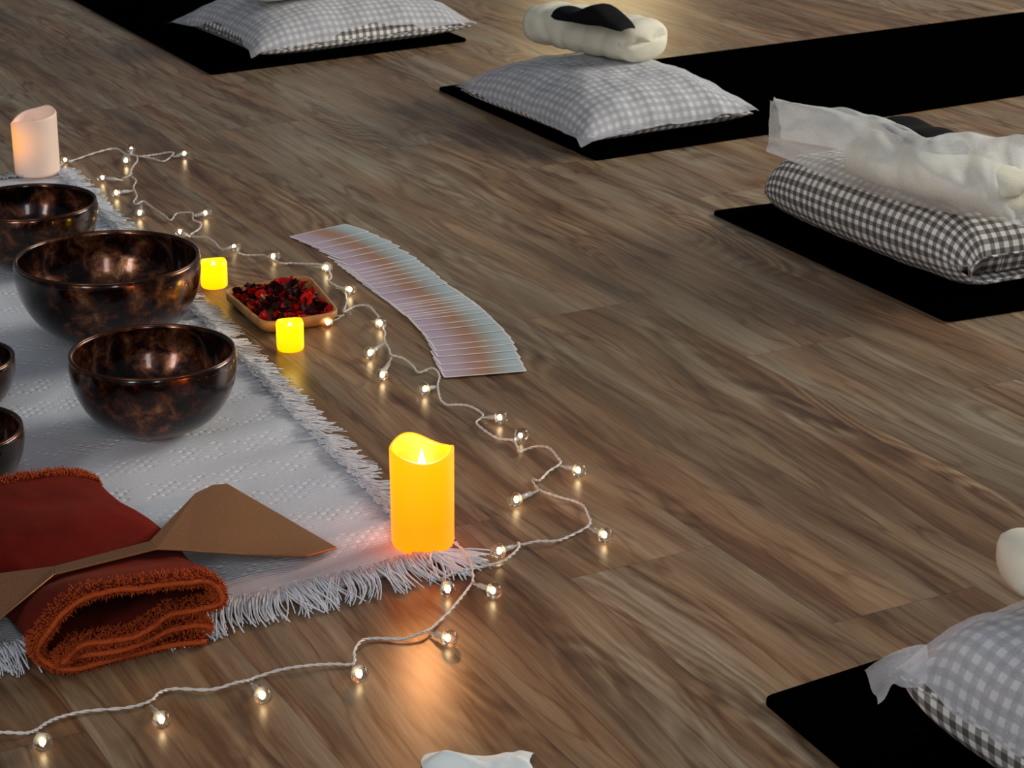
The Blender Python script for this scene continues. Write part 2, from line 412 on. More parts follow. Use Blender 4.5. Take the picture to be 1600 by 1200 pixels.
exercise_mat((.161, 4.143), 30.3, 1.85, 118, .69, 'black exercise mat under the pillow topped with a cream roll and black eye pillow')
exercise_mat((.662, 3.18), 24, 1.8, 117.4, .67, 'black exercise mat under the folded gingham pillow at the right edge')
m4 = exercise_mat((.254, 1.99), -65, .67, 32, 1.8, 'black exercise mat in the bottom right corner')
MZ = .0075

# ------------------------------------------------------------------ pillows with sheets
class Cushion:
    def __init__(s, c, e1, A, e2, B, zs, top, low, seed, q=3.4):
        s.q = q
        s.c = Vector((c[0], c[1], 0)); s.e1 = e1; s.A = A; s.e2 = e2; s.B = B; s.zs = zs; s.top = top; s.low = low; s.seed = seed
    def xy(s, a, b):
        ka = 1-.055*(1-min(1, b*b)); kb = 1-.055*(1-min(1, a*a))
        return s.c + s.e1*(s.A*a*ka) + s.e2*(s.B*b*kb)
    def bulge(s, a, b):
        ca, cb = min(1, abs(a)), min(1, abs(b))
        return ((1-ca**s.q)*(1-cb**s.q))**.55
    def up(s, a, b):
        g = s.bulge(a, b); p = s.xy(a, b)
        wr = fbm(a*3+s.seed, b*3, s.seed)*.006*g
        ed = max(abs(a), abs(b))
        pk = math.sin((a if abs(b) > abs(a) else b)*17+s.seed)*.0028*max(0, (ed-.55)/.45)*g**.5
        p.z = s.zs + s.top*g + wr + pk; return p
    def dn(s, a, b):
        g = s.bulge(a, b); p = s.xy(a, b); p.z = max(MZ+.001, s.zs - s.low*g**.7); return p
    def build(s, label):
        mb = MB(); n1, n2 = 72, 60
        warp = lambda x: math.sin(math.pi/2*(2*x-1))
        for fn, fl in ((s.up, False), (s.dn, True)):
            G = [[fn(warp(i/n1), warp(j/n2)) for j in range(n2+1)] for i in range(n1+1)]
            Uc = [[0]*(n2+1) for _ in range(n1+1)]; Vc = [[0]*(n2+1) for _ in range(n1+1)]; hi, hj = n1//2, n2//2
            for j in range(n2+1):
                for i in range(hi+1, n1+1): Uc[i][j] = Uc[i-1][j]+(G[i][j]-G[i-1][j]).length
                for i in range(hi-1, -1, -1): Uc[i][j] = Uc[i+1][j]-(G[i][j]-G[i+1][j]).length
            for i in range(n1+1):
                for j in range(hj+1, n2+1): Vc[i][j] = Vc[i][j-1]+(G[i][j]-G[i][j-1]).length
                for j in range(hj-1, -1, -1): Vc[i][j] = Vc[i][j+1]-(G[i][j]-G[i][j+1]).length
            mb.add(*gridf(n1, n2, lambda i, j: (G[round(i*n1)][round(j*n2)], (Uc[round(i*n1)][round(j*n2)], Vc[round(i*n1)][round(j*n2)])), flip=fl))
        o = mb.build('pillow', M['gingham'])
        # seam piping round the edge
        ring = [s.xy(*q)+Vector((0, 0, s.zs)) for q in ([(t/20*2-1, -1) for t in range(20)]+[(1, t/20*2-1) for t in range(20)]+[(1-t/20*2, 1) for t in range(20)]+[(-1, 1-t/20*2) for t in range(21)])]
        v, f = tube(ring, .0016, 5); sm = mesh('seam', v, f, M['gingham'], o, uvs=[(p.x, p.y) for p in v])
        return tag(o, label, 'pillow', 'gingham pillows on the mats')
    def sheet(s, label, ext, ears, seed, drop=.5, ce=1.7, flap=None):
        # ext: (a-,a+,b-,b+) reach at mid edges; ears: reach at the four corners (--,+-,++,-+)
        def f(i, j):
            a, b = 2*i-1, 2*j-1
            ra = (ext[0] if a < 0 else ext[1]); rb = (ext[2] if b < 0 else ext[3])
            k = (0 if b < 0 else 3) if a < 0 else (1 if b < 0 else 2)
            cw = (abs(a)*abs(b))**ce
            wob = .010*math.sin(7*b+seed)*abs(a)**6 + .005*math.sin(19*b+seed)*abs(a)**8
            wob2 = .010*math.sin(8*a+seed*2)*abs(b)**6 + .005*math.sin(21*a+seed)*abs(b)**8
            aa = a*(ra*(1-cw)+ears[k][0]*cw+wob); bb = b*(rb*(1-cw)+ears[k][1]*cw+wob2)
            p = s.up(max(-1, min(1, aa)), max(-1, min(1, bb)))
            st = s.c + s.e1*(s.A*aa) + s.e2*(s.B*bb)
            q = s.xy(aa, bb).lerp(st, .7*max(abs(a), abs(b))**4); over = max(0, abs(aa)-1)*s.A + max(0, abs(bb)-1)*s.B
            if drop > 1: q = q.lerp(s.xy(max(-1, min(1, aa)), max(-1, min(1, bb))), .35)   # hangs more than it juts
            z = p.z + .0035 + .004*abs(fbm(aa*5+seed, bb*5, seed))
            # cloth bridges the dip beside a corner
            z += .010*cw*(1-s.bulge(aa, bb))
            z = max(MZ+.002, z - over*drop + .012*over/.06*math.sin(6*(aa-bb)+seed)*.35)
            return Vector((q.x, q.y, z)), (a, b)
        mb = MB(); mb.add(*gridf(72, 60, f))
        for fl in ([flap] if callable(flap) else flap or []): mb.add(*gridf(12, 14, fl))
        o = mb.build('pillow_sheet', M['sheet'])
        return tag(o, label, 'pillow sheet', 'white sheets over the pillows')

e33, e119, e59, e31 = d2(33), d2(121), d2(-59), d2(31)
# far left pillow: front corner, right corner
c1 = Vector((-.570, 4.975, 0)) + e33*.275 + e119*.215
P1 = Cushion(c1, e33, .285, e119, .215, .036, .080, .03, 1.3)
P1.build('gingham pillow under a white sheet on the top left mat')
P1.sheet('white sheet over the pillow at the top left, one corner jutting left', (.97, 1.0, .965, 1.0), ((1.08, 1.10), (1.04, 1.05), (1.05, 1.05), (1.12, 1.08)), 2.1, .45)
c2 = Vector((.135, 4.185, 0)) + d2(121)*.235 + e31*.205
P2 = Cushion(c2, d2(-59), .245, e31, .200, .036, .078, .03, 4.2)
P2.build('gingham pillow beneath the cream roll that holds a black eye pillow')
P2.sheet('white sheet over the pillow under the cream roll with the black eye pillow', (1.02, 1.02, 1.03, 1.0), ((1.03, 1.06), (1.12, 1.14), (1.05, 1.04), (1.02, 1.02)), 5.4, .42, 1.7)
a4 = d2(-64); b4 = d2(33)
c4 = at(1408, 1058, .066); c4.z = 0; c4 += a4*.262 + b4*.212
P4 = Cushion(c4, a4, .262, b4, .212, .066, .080, .057, 7.7, 8.0)
P4.build('gingham pillow in the bottom right corner, bare check showing below its sheet')
def hanging_corner(i, j):                 # loose corner of cloth hanging off the near left of the pillow
    A_, B_, C_, D_ = at(1448, 1007, .114), at(1440, 1074, .070), at(1356, 1044, .088), at(1364, 1099, .034)
    p = (A_*(1-j)+B_*j)*(1-i) + (C_*(1-j)+D_*j)*i
    p += Vector((.004*math.sin(i*5+j*3), .006*math.sin(i*4), .004*math.sin(math.pi*i)*(1-j) + .003*math.sin(j*9)*i)); p.z += .010*math.exp(-((i-.55)/.2)**2)*j
    return p, (i, j)
P4.sheet('white sheet over the pillow in the bottom right corner', (1.01, 1.0, 1.005, 1.0), ((1.02, 1.02), (1.01, 1.0), (1.05, 1.05), (1.03, 1.03)), 9.3, .8, 2.4, hanging_corner)

def folded_pad(name, org, ang, Ln, dang, dep, tb, tt_, material, label, cat, group=None, pe=3.0, pt=4.0, wr=.003, seed=0.0, seam=True, crease=0.0):
    # a slab doubled over: lower layer of half thickness tb, upper layer tt_, fold on the near left, open side along dang
    ax, dx = d2(ang), d2(dang); r = (tb+tt_)/2*1.02; b = dep-r-max(tb, tt_); tot = 2*b+math.pi*r; x0 = r+max(tb, tt_)
    def Cc(t):
        l = t*tot
        if l < b: return (dep-l, tb, 0, -1, tb)
        if l < b+math.pi*r:
            a = (l-b)/r; e = .5-.5*math.cos(a)
            return (x0-r*math.sin(a), tb+r-r*math.cos(a), -math.sin(a), -math.cos(a), tb+(tt_-tb)*e)
        return (x0+(l-b-math.pi*r), tb+2*r, 0, 1, tt_)
    tab = {}
    def vlen(sgn, j):                                # length of cloth along the middle of each face
        if sgn not in tab:
            acc = [0]; last = None
            for q in range(201):
                w_, z, nx, nz, th = Cc(q/200); k = th*(1-abs(q/100-1)**pt)**.5*sgn
                if sgn < 0: k = -min(-k, r*.97 if .3 < q/200 < .7 else -k)
                p = (w_+nx*k, z+nz*k)
                if last: acc.append(acc[-1]+math.dist(p, last))
                last = p
            tab[sgn] = acc
        return tab[sgn][round(j*200)]
    def surf(sgn):
        def f(i, j):
            s = 2*i-1; tt = 2*j-1; w_, z, nx, nz, th = Cc(j)
            k = th*((1-abs(s)**(pe if sgn > 0 or j < .5 else pe+16))**.5)*((1-abs(tt)**pt)**.5)
            env = (1-abs(s)**6)*(1-abs(tt)**8)
            k += wr*fbm(s*4+seed, j*9, seed+sgn)*env
            if crease: k -= crease*abs(math.sin(s*9+j*13+2*fbm(s*2, j*4, seed)))**6*env
            if sgn < 0: k = min(k, r*.97 if .3 < j < .7 else k)
            pull = 1-.035*(1-((2*j-1)**2))*abs(s)**4
            p = Vector(org) + ax*(s*Ln/2*pull) + dx*(w_+nx*k*sgn)
            sag = .34*(tb+tt_)*abs(s)**9*(1 if j > .5 else 0)
            p.z = org[2] + max(.0005, z+nz*k*sgn - sag); return p, (s*Ln/2 + math.copysign(th-k if k < th else 0, s)*.8, vlen(sgn, j))
        return f
    mb = MB(); mb.add(*gridf(70, 80, surf(1))); mb.add(*gridf(70, 80, surf(-1), flip=True))
    o = mb.build(name, material); tag(o, label, cat, group)
    if seam:
        for s in (-1, 1):
            ring = [surf(1)((s+1)/2, j/60)[0] for j in range(61)]
            v, f = tube(ring, .0022, 5); mesh('seam', v, f, material, o, uvs=[(p.x+p.z, p.y) for p in v])
    return o
# folded pillow at the right
ax3 = -60.5
p3c = Vector((.405, 3.745, 0)); p3n = Vector((.672, 3.275, 0))
o3 = (p3c+p3n)/2; o3.z = MZ
folded_pad('pillow', o3, ax3, .56, 28, .25, .013, .050, M['gingham'], 'uncovered gingham pillow folded in half on the right hand mat', 'pillow', 'gingham pillows on the mats', 3.2, 6, .003, 2.0)

# cream rolls
def bundle(c, ang, L, W, Hh, seed, label):
    ax, sd = d2(ang), d2(ang+90); n = 56
    st = [(-1, .02, 0), (-1, .35, .2), (-1, .70, .6), (-.985, .90, .8), (-.93, .985, .5)] + [(-.88+1.76*k/30, 1, 0) for k in range(31)] + [(.93, .985, .5), (.985, .90, .8), (1, .70, .6), (1, .35, .2), (1, .02, 0)]
    mb = MB(); vs = []
    for (u, k, e) in st:
        for q in range(n):
            t = 2*math.pi*q/n; ce, se = math.cos(t), math.sin(t)
            y = W/2*k*math.copysign(abs(ce)**.75, ce); z = Hh/2*k*math.copysign(abs(se)**.75, se)
            x = u*L/2 + .012*math.copysign(1, u)*(1-k*k)*(abs(u) > .95)
            if abs(u) > .9:                          # the folded edge seen on each end
                g = math.exp(-((z-.004-.006*math.sin(y*40+seed))/.0045)**2)*(y < W*.38); x -= .016*g*(u > 0)
            wr = abs(math.sin(u*9+1.3*ce+seed+1.4*fbm(u*2, ce, se)))**6
            r = 1 - .06*wr*max(0, 1-u**8) + .030*fbm(u*3+seed, ce*1.5, se*1.5)
            p = Vector(c)+ax*x+sd*(y*r*(1-.10*u*u)); p.z = c[2]+max(0, Hh/2+z*r - .010*u**4*max(0, z)/Hh); vs.append(p)
    f = []
    for i in range(len(st)-1):
        for q in range(n): f.append((i*n+q, i*n+(q+1) % n, (i+1)*n+(q+1) % n, (i+1)*n+q))
    f = [q[::-1] for q in f]
    f.append(tuple(range(n))); f.append(tuple((len(st)-1)*n+q for q in range(n))[::-1])
    o = mesh('rolled_towel', vs, f, M['cream']); tag(o, label, 'rolled towel', 'cream rolled towels'); return o
rc = (at(822, 72, .11)+at(962, 104, .11))/2 + d2(42)*.062 + Vector((.004, -.030, 0)); rc.z = P2.zs+P2.top+.004
bundle(rc, -46, .305, .150, .088, 1.0, 'cream rolled towel under the black eye pillow')
r1 = P1.c + e33*(-.06) + e119*(-.055); r1.z = P1.zs+P1.top+.004
bundle(r1, 33, .30, .13, .08, 4.0, 'cream rolled towel on the top left pillow, cut off by the top of the picture')
r4 = at(1576, 950, P4.zs+P4.top) + d2(10)*.155 + d2(100)*.03; r4.z = P4.zs+P4.top+.004
bundle(r4, 10, .28, .10, .058, 2.0, 'cream rolled towel at the right edge, on the bottom right pillow')
r3 = (at(1300, 250, .16)+at(1590, 330, .16))/2 + d2(36)*.040; r3.z = MZ+.127
bundle(r3, -52, .33, .115, .074, 6.0, 'cream rolled towel inside the crumpled white wrap on the folded pillow')

def eye_pillow(c, ang, A, B, T, bend, label):
    e1, e2 = d2(ang), d2(ang+90)
    def f(sg):
        def g(i, j):
            a, b = 2*i-1, 2*j-1
            ca, cb = (1-abs(a)**4)**.5, (1-abs(b)**4)**.5
            wa = 1-.15*math.cos(a*math.pi)*.5
            lump = 1+.35*math.sin(a*5+.6)
            p = Vector(c)+e1*(A*a)+e2*(B*b*(1-.72*a**4)**.5)
            p.z = c[2] + T + sg*T*ca*cb*lump*(1 if sg > 0 else .55) - bend*a*a - bend*.4*b*b + .003*math.sin(a*4); return p, (a, b)
        return g
    mb = MB(); mb.add(*gridf(32, 20, f(1))); mb.add(*gridf(32, 20, f(-1), flip=True))
    o = mb.build('eye_pillow', M['black'])
    ring = [f(1)(*q)[0] for q in ([(t/16, 0) for t in range(16)]+[(1, t/16) for t in range(16)]+[(1-t/16, 1) for t in range(16)]+[(0, 1-t/16) for t in range(17)])]
    v, fc = tube(ring, .0015, 5); mesh('seam', v, fc, M['black'], o)
    return tag(o, label, 'eye pillow', 'black eye pillows')
ep = at(926, 24, rc.z+.105)
eye_pillow((ep.x, ep.y, rc.z+.084), -44, .095, .040, .019, .008, 'black eye pillow lying on top of the cream roll')
ea, eb = at(1402, 176, .222), at(1492, 230, .219); e3 = (ea+eb)/2
eye_pillow((e3.x, e3.y, .2045), math.degrees(math.atan2(eb.y-ea.y, eb.x-ea.x)), (eb-ea).length/2, .040, .009, .003, 'black eye pillow half hidden under the crumpled white wrap')

# crumpled white wrap over the right hand roll
def wrap():
    cols = [[(1197, 240, .136), (1197, 198, .175), (1202, 154, .216)], [(1245, 262, .132), (1246, 208, .192), (1250, 164, .228)],
            [(1302, 290, .130), (1308, 228, .202), (1318, 175, .238)], [(1372, 314, .130), (1374, 252, .202), (1380, 197, .238)],
            [(1432, 330, .130), (1430, 268, .202), (1428, 217, .236)], [(1500, 345, .129), (1494, 284, .196), (1484, 211, .232)],
            [(1562, 356, .129), (1556, 290, .192), (1546, 217, .230)], [(1598, 364, .129), (1592, 292, .180), (1597, 222, .226)], [(1640, 380, .129), (1632, 300, .17), (1640, 232, .21)]]
    bk = d2(36); rows = []
    for k, c in enumerate(cols):
        p = [at(*q) for q in c]; g = (.25 if k == 0 else .7 if k == 1 else 1)
        e = p[2]+bk*(.055*g)+Vector((0, 0, -.012)); h = p[2]+bk*(.105*g)+Vector((0, 0, -.055)); l = p[2]+bk*(.125*g); l.z = MZ+.132
        rows.append(p+[e, h, l])
    # smooth net through the control points
    U_ = [catmull([r[m] for r in rows], 11) for m in range(6)]
    nu = len(U_[0]); net = [catmull([U_[m][i] for m in range(6)], 9) for i in range(nu)]
    nv = len(net[0]); vs, fs = [], []
    for i in range(nu):
        for j in range(nv):
            p = net[i][j]; x, y = i/nu, j/nv
            # sharp creases of stiff cloth
            q = Vector((x*5.0, y*3.2, .7))
            c1 = mnoise.voronoi(q)[0]; c2 = mnoise.voronoi(q*2.1+Vector((3, 1, 2)))[0]
            am = (c1[1]-c1[0])*.034 + (c2[1]-c2[0])*.016 - .012
            am *= min(1, j/6)*(1 if j < nv-8 else .4)
            n_ = Vector((-.55, -.60, .58))
            r = p+n_*am; r.z += .004*math.sin(j*.9+i*.13)*(1 if i < 2 else 0)
            r.z = max(r.z, MZ+.1318); vs.append(r)
    for i in range(nu-1):
        for j in range(nv-1):
            a_ = i*nv+j; fs.append((a_, a_+1, a_+nv+1, a_+nv))
    o = mesh('wrap_sheet', vs, fs, M['wrap'])
    return tag(o, 'crumpled white see-through wrap around a towel on the folded gingham pillow', 'wrap sheet')
wrap()

# ------------------------------------------------------------------ fringed white rug
def build_rug():
    Rc = Vector((-.044, 2.307, 0)); eF = d2(-152.0); eR = d2(114.0)
    LR = 1.955; LF = 1.25; ins_r, ins_f = .026, .036
    def pos(u, v):                                   # u from the right edge inwards, v from the front edge backwards
        return Rc + eF*u + eR*v
    def bow(u): return .018*math.sin(min(1, u/.55)*math.pi)   # the front edge sags a little
    def hgt(u, v):
        z = .0065 + .0016*fbm(u*9, v*9, .3)
        er = max(0, 1-(u-ins_r)/.26)
        z += .0042*er*(.6+.4*math.sin(v*13+1))*math.sin(v*78+2.5*math.sin(v*7)+u*9)
        z += .0016*max(0, 1-(v-ins_f)/.2)*math.sin(u*60+1.5*math.sin(u*13))
        return max(.0035, z)
    nu, nv = 150, 220
    def f(i, j):
        u = ins_r+(LF-ins_r)*i**1.25; v = ins_f+(LR-.04-ins_f)*j**1.15
        p = pos(u, v); p -= eR*(bow(u)*max(0, 1-v/.5)); p.z = hgt(u, v)
        if i == 0 or j == 0 or i == 1 or j == 1: p.z = .003
        return p, (u, v)
    mb = MB(); mb.add(*gridf(nu, nv, f, flip=False))
    def fb(i, j):
        p, q = f(i, j); p.z = .0006; return p, q
    mb.add(*gridf(30, 40, fb, flip=True))
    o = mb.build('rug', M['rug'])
    tag(o, 'white woven cotton rug with a fringed edge under the bowls', 'rug')
    fr = MB(); rnd = random.Random(11); cl = [0, 0]
    def strand(p0, d, ln, z0, wid):
        side = Vector((-d.y, d.x, 0)); path = []; c = cl[0]+rnd.uniform(-.09, .09); c2 = cl[1]+rnd.uniform(-.05, .05)
        for k in range(6):
            t = k/5; q = p0 + d*(ln*t) + side*(ln*(c*t*t+c2*math.sin(t*3))*.9)
            q.z = z0*(1-t)**1.2 + .0022 + .003*abs(math.sin(t*4+c*9))*(1-t*.6); path.append(q)
        fr.add(*tube(path, lambda t: wid*(1-.35*t), 4))
    for (base, dirn, out, L0, L1, ln) in ((Rc+eF*ins_r, eR, -eF, .03, LR-.03, .036), (Rc+eR*ins_f, eF, -eR, .03, LF, .052), (Rc+eR*(LR-.04), eF, eR, .05, LF, .055)):
        s = L0
        clump = 0
        while s < L1:
            if rnd.random() < .09: clump = rnd.uniform(-.5, .5); cl[0] = rnd.uniform(-.25, .25); cl[1] = rnd.uniform(-.12, .12)
            p0 = base + dirn*s
            if dirn is eF and out == -eR: p0 -= eR*bow(s)
            d = (out + dirn*(clump*.7+rnd.uniform(-.09, .09))).normalized()
            strand(p0 - out*rnd.uniform(.006, .020), d, ln*rnd.uniform(.74, 1.22), .0085, rnd.uniform(.0008, .0014))
            s += rnd.uniform(.0008, .0015)
    # corner tuft
    for k in range(70):
        a = rnd.uniform(0, 1); d = ((-eF)*a+(-eR)*(1-a)).normalized()
        strand(Rc+eF*(ins_r+rnd.uniform(0, .02))+eR*(ins_f+rnd.uniform(0, .02)), d, .055*rnd.uniform(.8, 1.25), .005, .0014)
    fo = fr.build('fringe', M['fringe'], o); fo['kind'] = 'stuff'
    return o
build_rug()
RZ = .0085

# ------------------------------------------------------------------ singing bowls
def bowl(px, py, rp, hr, label, rz=0):
    z0 = RZ
    c = at(px, py, z0+.1)
    for _ in range(4):
        Rr = rp*depth(c)/F_PX; c = at(px, py, z0+hr*Rr)
    H = hr*Rr; th = .0055; prof = []
    def rad(t, Rm): return Rm*(.28+.72*(1-(1-t)**2.1)**.56) if t < 1 else Rm
    def rim_r(t, Rm): return rad(min(t/.90, 1), Rm)*(1-.012*max(0, (t-.9)/.1)**1.5)
    n = 26
    prof.append((.01, 0.0))
    for k in range(n+1):
        t = k/n; prof.append((rim_r(t, Rr), H*t))
    no = len(prof)
    prof.append((Rr*.988-th*.5, H+.0012))
    for k in range(n, -1, -1):
        t = k/n; prof.append((rim_r(t, Rr)-th, th*1.2+(H-th*1.2)*t))
    prof.append((.01, th*1.2))
    v, f = lathe(prof, 72, lambda a, r, z, i: (r*(1+.004*math.sin(3*a+rz)+.003*math.sin(7*a)), z))
    o = mesh('singing_bowl', v, f, M['bowl'], None, loc=(c.x, c.y, z0)); o.rotation_euler.z = rz
    ring = [Vector(((Rr*.988-th*.35)*math.cos(2*math.pi*k/72), (Rr*.988-th*.35)*math.sin(2*math.pi*k/72), H+.0004)) for k in range(73)]
    v, f = tube(ring, th*.42, 8, False); mesh('rim', v, f, M['rim'], o)
    return tag(o, label, 'singing bowl', 'bronze singing bowls on the rug')
bowl(168, 402, 145, .92, 'largest bronze singing bowl, next to the small yellow candle', .4)
bowl(238, 550, 131, .98, 'bronze singing bowl in front of the largest bowl, nearest the rug fringe', 1.9)
bowl(45, 316, 106, .95, 'bronze singing bowl behind the largest one, below the pale candle', 3.0)
bowl(-72, 561, 94, .95, 'bronze singing bowl cut by the left edge beside the largest bowl', 4.0)
bowl(-78, 672, 113, .95, 'bronze singing bowl cut by the left edge just above the red cloth', 5.2)

# ------------------------------------------------------------------ candles
def candle(name, px, py, rp, zb, H, rimf, rec, wm, fm, label, flame_h, group, taper=.05, point=None, wall=.0045):
    c = at(px, py, zb); Rr = rp*depth(c)/F_PX
    o = empty(name, (c.x, c.y, zb)); n = 26
    prof = [(.004, 0, 0), (Rr*.90, 0, 0), (Rr*.965, .0015, 0), (Rr*.99, .005, 0)]
    for k in range(1, n+1): prof.append((Rr*(.99+taper*k/n*.4), 0, k/n))
    if H < .06: prof = prof[:-3]+[(Rr*.985, 0, .90), (Rr*.955, 0, .955), (Rr*.92, 0, 1.0)]; Rr *= .95
    prof += [(Rr*1.0-(.0008 if H > .06 else .0012), 0, 1.015), (Rr-wall*.7, 0, 1.015), (Rr-wall, 0, .99), (Rr-wall*1.1, rec, -1), (Rr-wall*3, rec-.004, -1), (.003, rec-.005, -1)]
    def f(a, r, z, i):
        k = prof[i][2]
        if k == 0 or k == -1: return r, z
        return r, .005 + (H+rimf(a)-.005)*k
    v, fs = lathe([(p[0], p[1]) for p in prof], 64, f)
    mesh('wax_body', v, fs, wm, o)
    fl = []
    for k in range(13):
        t = k/12; fl.append((max(.0004, (.0062 if flame_h > .03 else .0048)*math.sin(math.pi*min(1, t*.92+.08))**.8*(1-t*.55)), rec-.006+flame_h*t))
    v, fs = lathe(fl, 14, lambda a, r, z, i: (r*(1 if abs(math.cos(a)) > .5 else .8), z)); mesh('flame', v, fs, fm, o)
    if point:
        l = bpy.data.lights.new('candle_glow', 'POINT'); l.energy = point[0]; l.color = point[1]; l.shadow_soft_size = .012
        lo = bpy.data.objects.new('candle_glow', l); C.objects.link(lo); lo.parent = o; lo.location = (0, 0, H+.020)  # unseen point lamp added above the rim to spread the candle's glow
    return tag(o, label, 'candle', group)
def rim_big(a):       # high at the left and far side, scooped at the front, a peak at the right
    d = math.degrees(a) % 360
    return .0075*math.exp(-((d-122)/38)**2) - .006*math.exp(-((d-58)/36)**2) - .0055*math.exp(-((d-280)/40)**2) + .004*math.exp(-(min(d, 360-d)/14)**2) + .001*math.exp(-((d-190)/40)**2)
candle('pillar_candle', 661, 848, 49.5, RZ, .118, rim_big, .090, M['wax_amber'], M['flame'], 'glowing amber pillar candle on the right corner of the white rug', .036, 'lit candles', point=(1.9, (1, .43, .15)))
def rim_pale(a):
    d = math.degrees(a) % 360
    return .005*math.cos(R(d-40)) + .005*math.exp(-((d-60)/25)**2) - .010*math.exp(-((d-180)/40)**2)
candle('pillar_candle', 59, 270, 35, RZ, .110, rim_pale, .096, M['wax_pale'], M['flame_off'], 'pale peach pillar candle at the top left behind the bowls', .016, 'lit candles')
def rim_v(a): return .0015*math.sin(2*a+1)
candle('votive_candle', 335, 447, 21, RZ, .042, rim_v, .033, M['wax_yellow'], M['flame_hot'], 'small yellow candle between the largest bowl and the petal tray', .015, 'lit candles', point=(.10, (1, .62, .12)), wall=.003)
candle('votive_candle', 454, 545, 21.5, .0005, .043, rim_v, .034, M['wax_yellow'], M['flame_hot'], 'small yellow candle in front of the petal tray', .013, 'lit candles', point=(.10, (1, .62, .12)), wall=.003)

# ------------------------------------------------------------------ petal tray
def petal_tray():
    # four rim corners seen in the photo, rim height .022
    cs = [at(347, 452, .022), at(482, 429, .022), at(532, 488, .022), at(412, 507, .022)]
    ctr = sum(cs, Vector())/4; cs = [Vector((p.x-ctr.x, p.y-ctr.y, 0)) for p in cs]
    def outline(ins, k):
        pts = []
        for i in range(4):
            p = cs[i]; a = (cs[i-1]-p).normalized(); b = (cs[(i+1) % 4]-p).normalized()
            q = p + (a+b)*ins; rr = .026
            for t in range(8):
                t /= 7; pa = q+a*rr; pb = q+b*rr
                pts.append(pa*(1-t)**2+q*2*t*(1-t)+pb*t*t)
        return [p*k for p in pts]
    lay = [(outline(.006, .90), .0004), (outline(.004, .94), .002), (outline(0, 1), .010), (outline(0, 1.01), .0215), (outline(.0008, 1.005), .0225), (outline(.0042, 1), .0222), (outline(.006, .97), .012), (outline(.012, .92), .0055)]
    n = len(lay[0][0]); v, f = [], []
    for pts, z in lay: v += [Vector((p.x, p.y, z)) for p in pts]
    for L in range(len(lay)-1):
        for k in range(n): f.append((L*n+k, (L)*n+(k+1) % n, (L+1)*n+(k+1) % n, (L+1)*n+k))
    f = [q[::-1] for q in f]
    f.append(tuple(range(n))); f.append(tuple((len(lay)-1)*n+k for k in range(n))[::-1])
    o = mesh('petal_tray', v, f, M['tray'], None, loc=(ctr.x, ctr.y, 0.0005))
    tag(o, 'rounded square wooden tray full of dried rose petals', 'tray')
    rnd = random.Random(21); protos = []
    for kk in range(5):
        def pf(i, j, kk=kk):
            a = 2*math.pi*j; r = i*(1+.18*math.sin(a*2+kk)+.08*math.sin(5*a+kk*2))*.0105
            x, y = r*math.cos(a), r*math.sin(a)*(.75+.06*kk)
            z = (x*x*32+y*y*22)*(1 if kk % 2 else .7)+.0015*math.sin(x*500+kk)+.001*math.sin(y*700)
            return Vector((x, y, z)), (i, j)
        vt, ft, uv = gridf(5, 14, pf); k = len(vt); vb = [p-Vector((0, 0, .0007)) for p in vt]
        vv = vt+vb; ff = ft+[tuple(i+k for i in q[::-1]) for q in ft]
        me = bpy.data.meshes.new('petal'); me.from_pydata([tuple(p) for p in vv], [], ff)
        me.polygons.foreach_set('use_smooth', [True]*len(me.polygons)); protos.append(me)
    metas = {}
    kinds = (('petal_dark', 'dark burgundy dried rose petal in the wooden tray', .50), ('petal_red', 'bright red dried rose petal in the wooden tray', .90), ('petal_ochre', 'small ochre dried bud among the petals in the wooden tray', 1.0))
    def inside(p, m):
        for i in range(4):
            a, b = cs[i], cs[(i+1) % 4]; e = (b-a).normalized(); nrm = Vector((e.y, -e.x, 0))
            if nrm.dot(-a) < 0: nrm = -nrm
            if (p-a).dot(nrm) < m: return False
        return True
    cnt = 0
    while cnt < 190:
        p = Vector((rnd.uniform(-.12, .12), rnd.uniform(-.13, .13), 0))
        if not inside(p, .011): continue
        e_ = 0
        for q in (.022, .032, .042): e_ += inside(p, q)
        lv = cnt/190
        z = .009 + .012*lv + .0055*e_*lv + rnd.uniform(0, .003)
        x = rnd.random(); kd = [k for k in kinds if x <= k[2]][0]
        key = (kd[0], rnd.randrange(5))
        if key not in metas:
            me = protos[key[1]].copy(); me.materials.append(M[kd[0]]); metas[key] = me
        ob = bpy.data.objects.new('petal_bud' if kd[0] == 'petal_ochre' else 'rose_petal', metas[key]); C.objects.link(ob)
        ob.location = (ctr.x+p.x, ctr.y+p.y, z)
        ob.rotation_euler = (rnd.uniform(-.7, .7), rnd.uniform(-.7, .7), rnd.uniform(0, 6.28))
        s = rnd.uniform(.75, 1.2)*(.45 if kd[0] == 'petal_ochre' else 1); ob.scale = (s, s, s)
        tag(ob, kd[1], 'petal', kd[1].split(' ')[0]+' pieces in the petal tray'); cnt += 1
petal_tray()

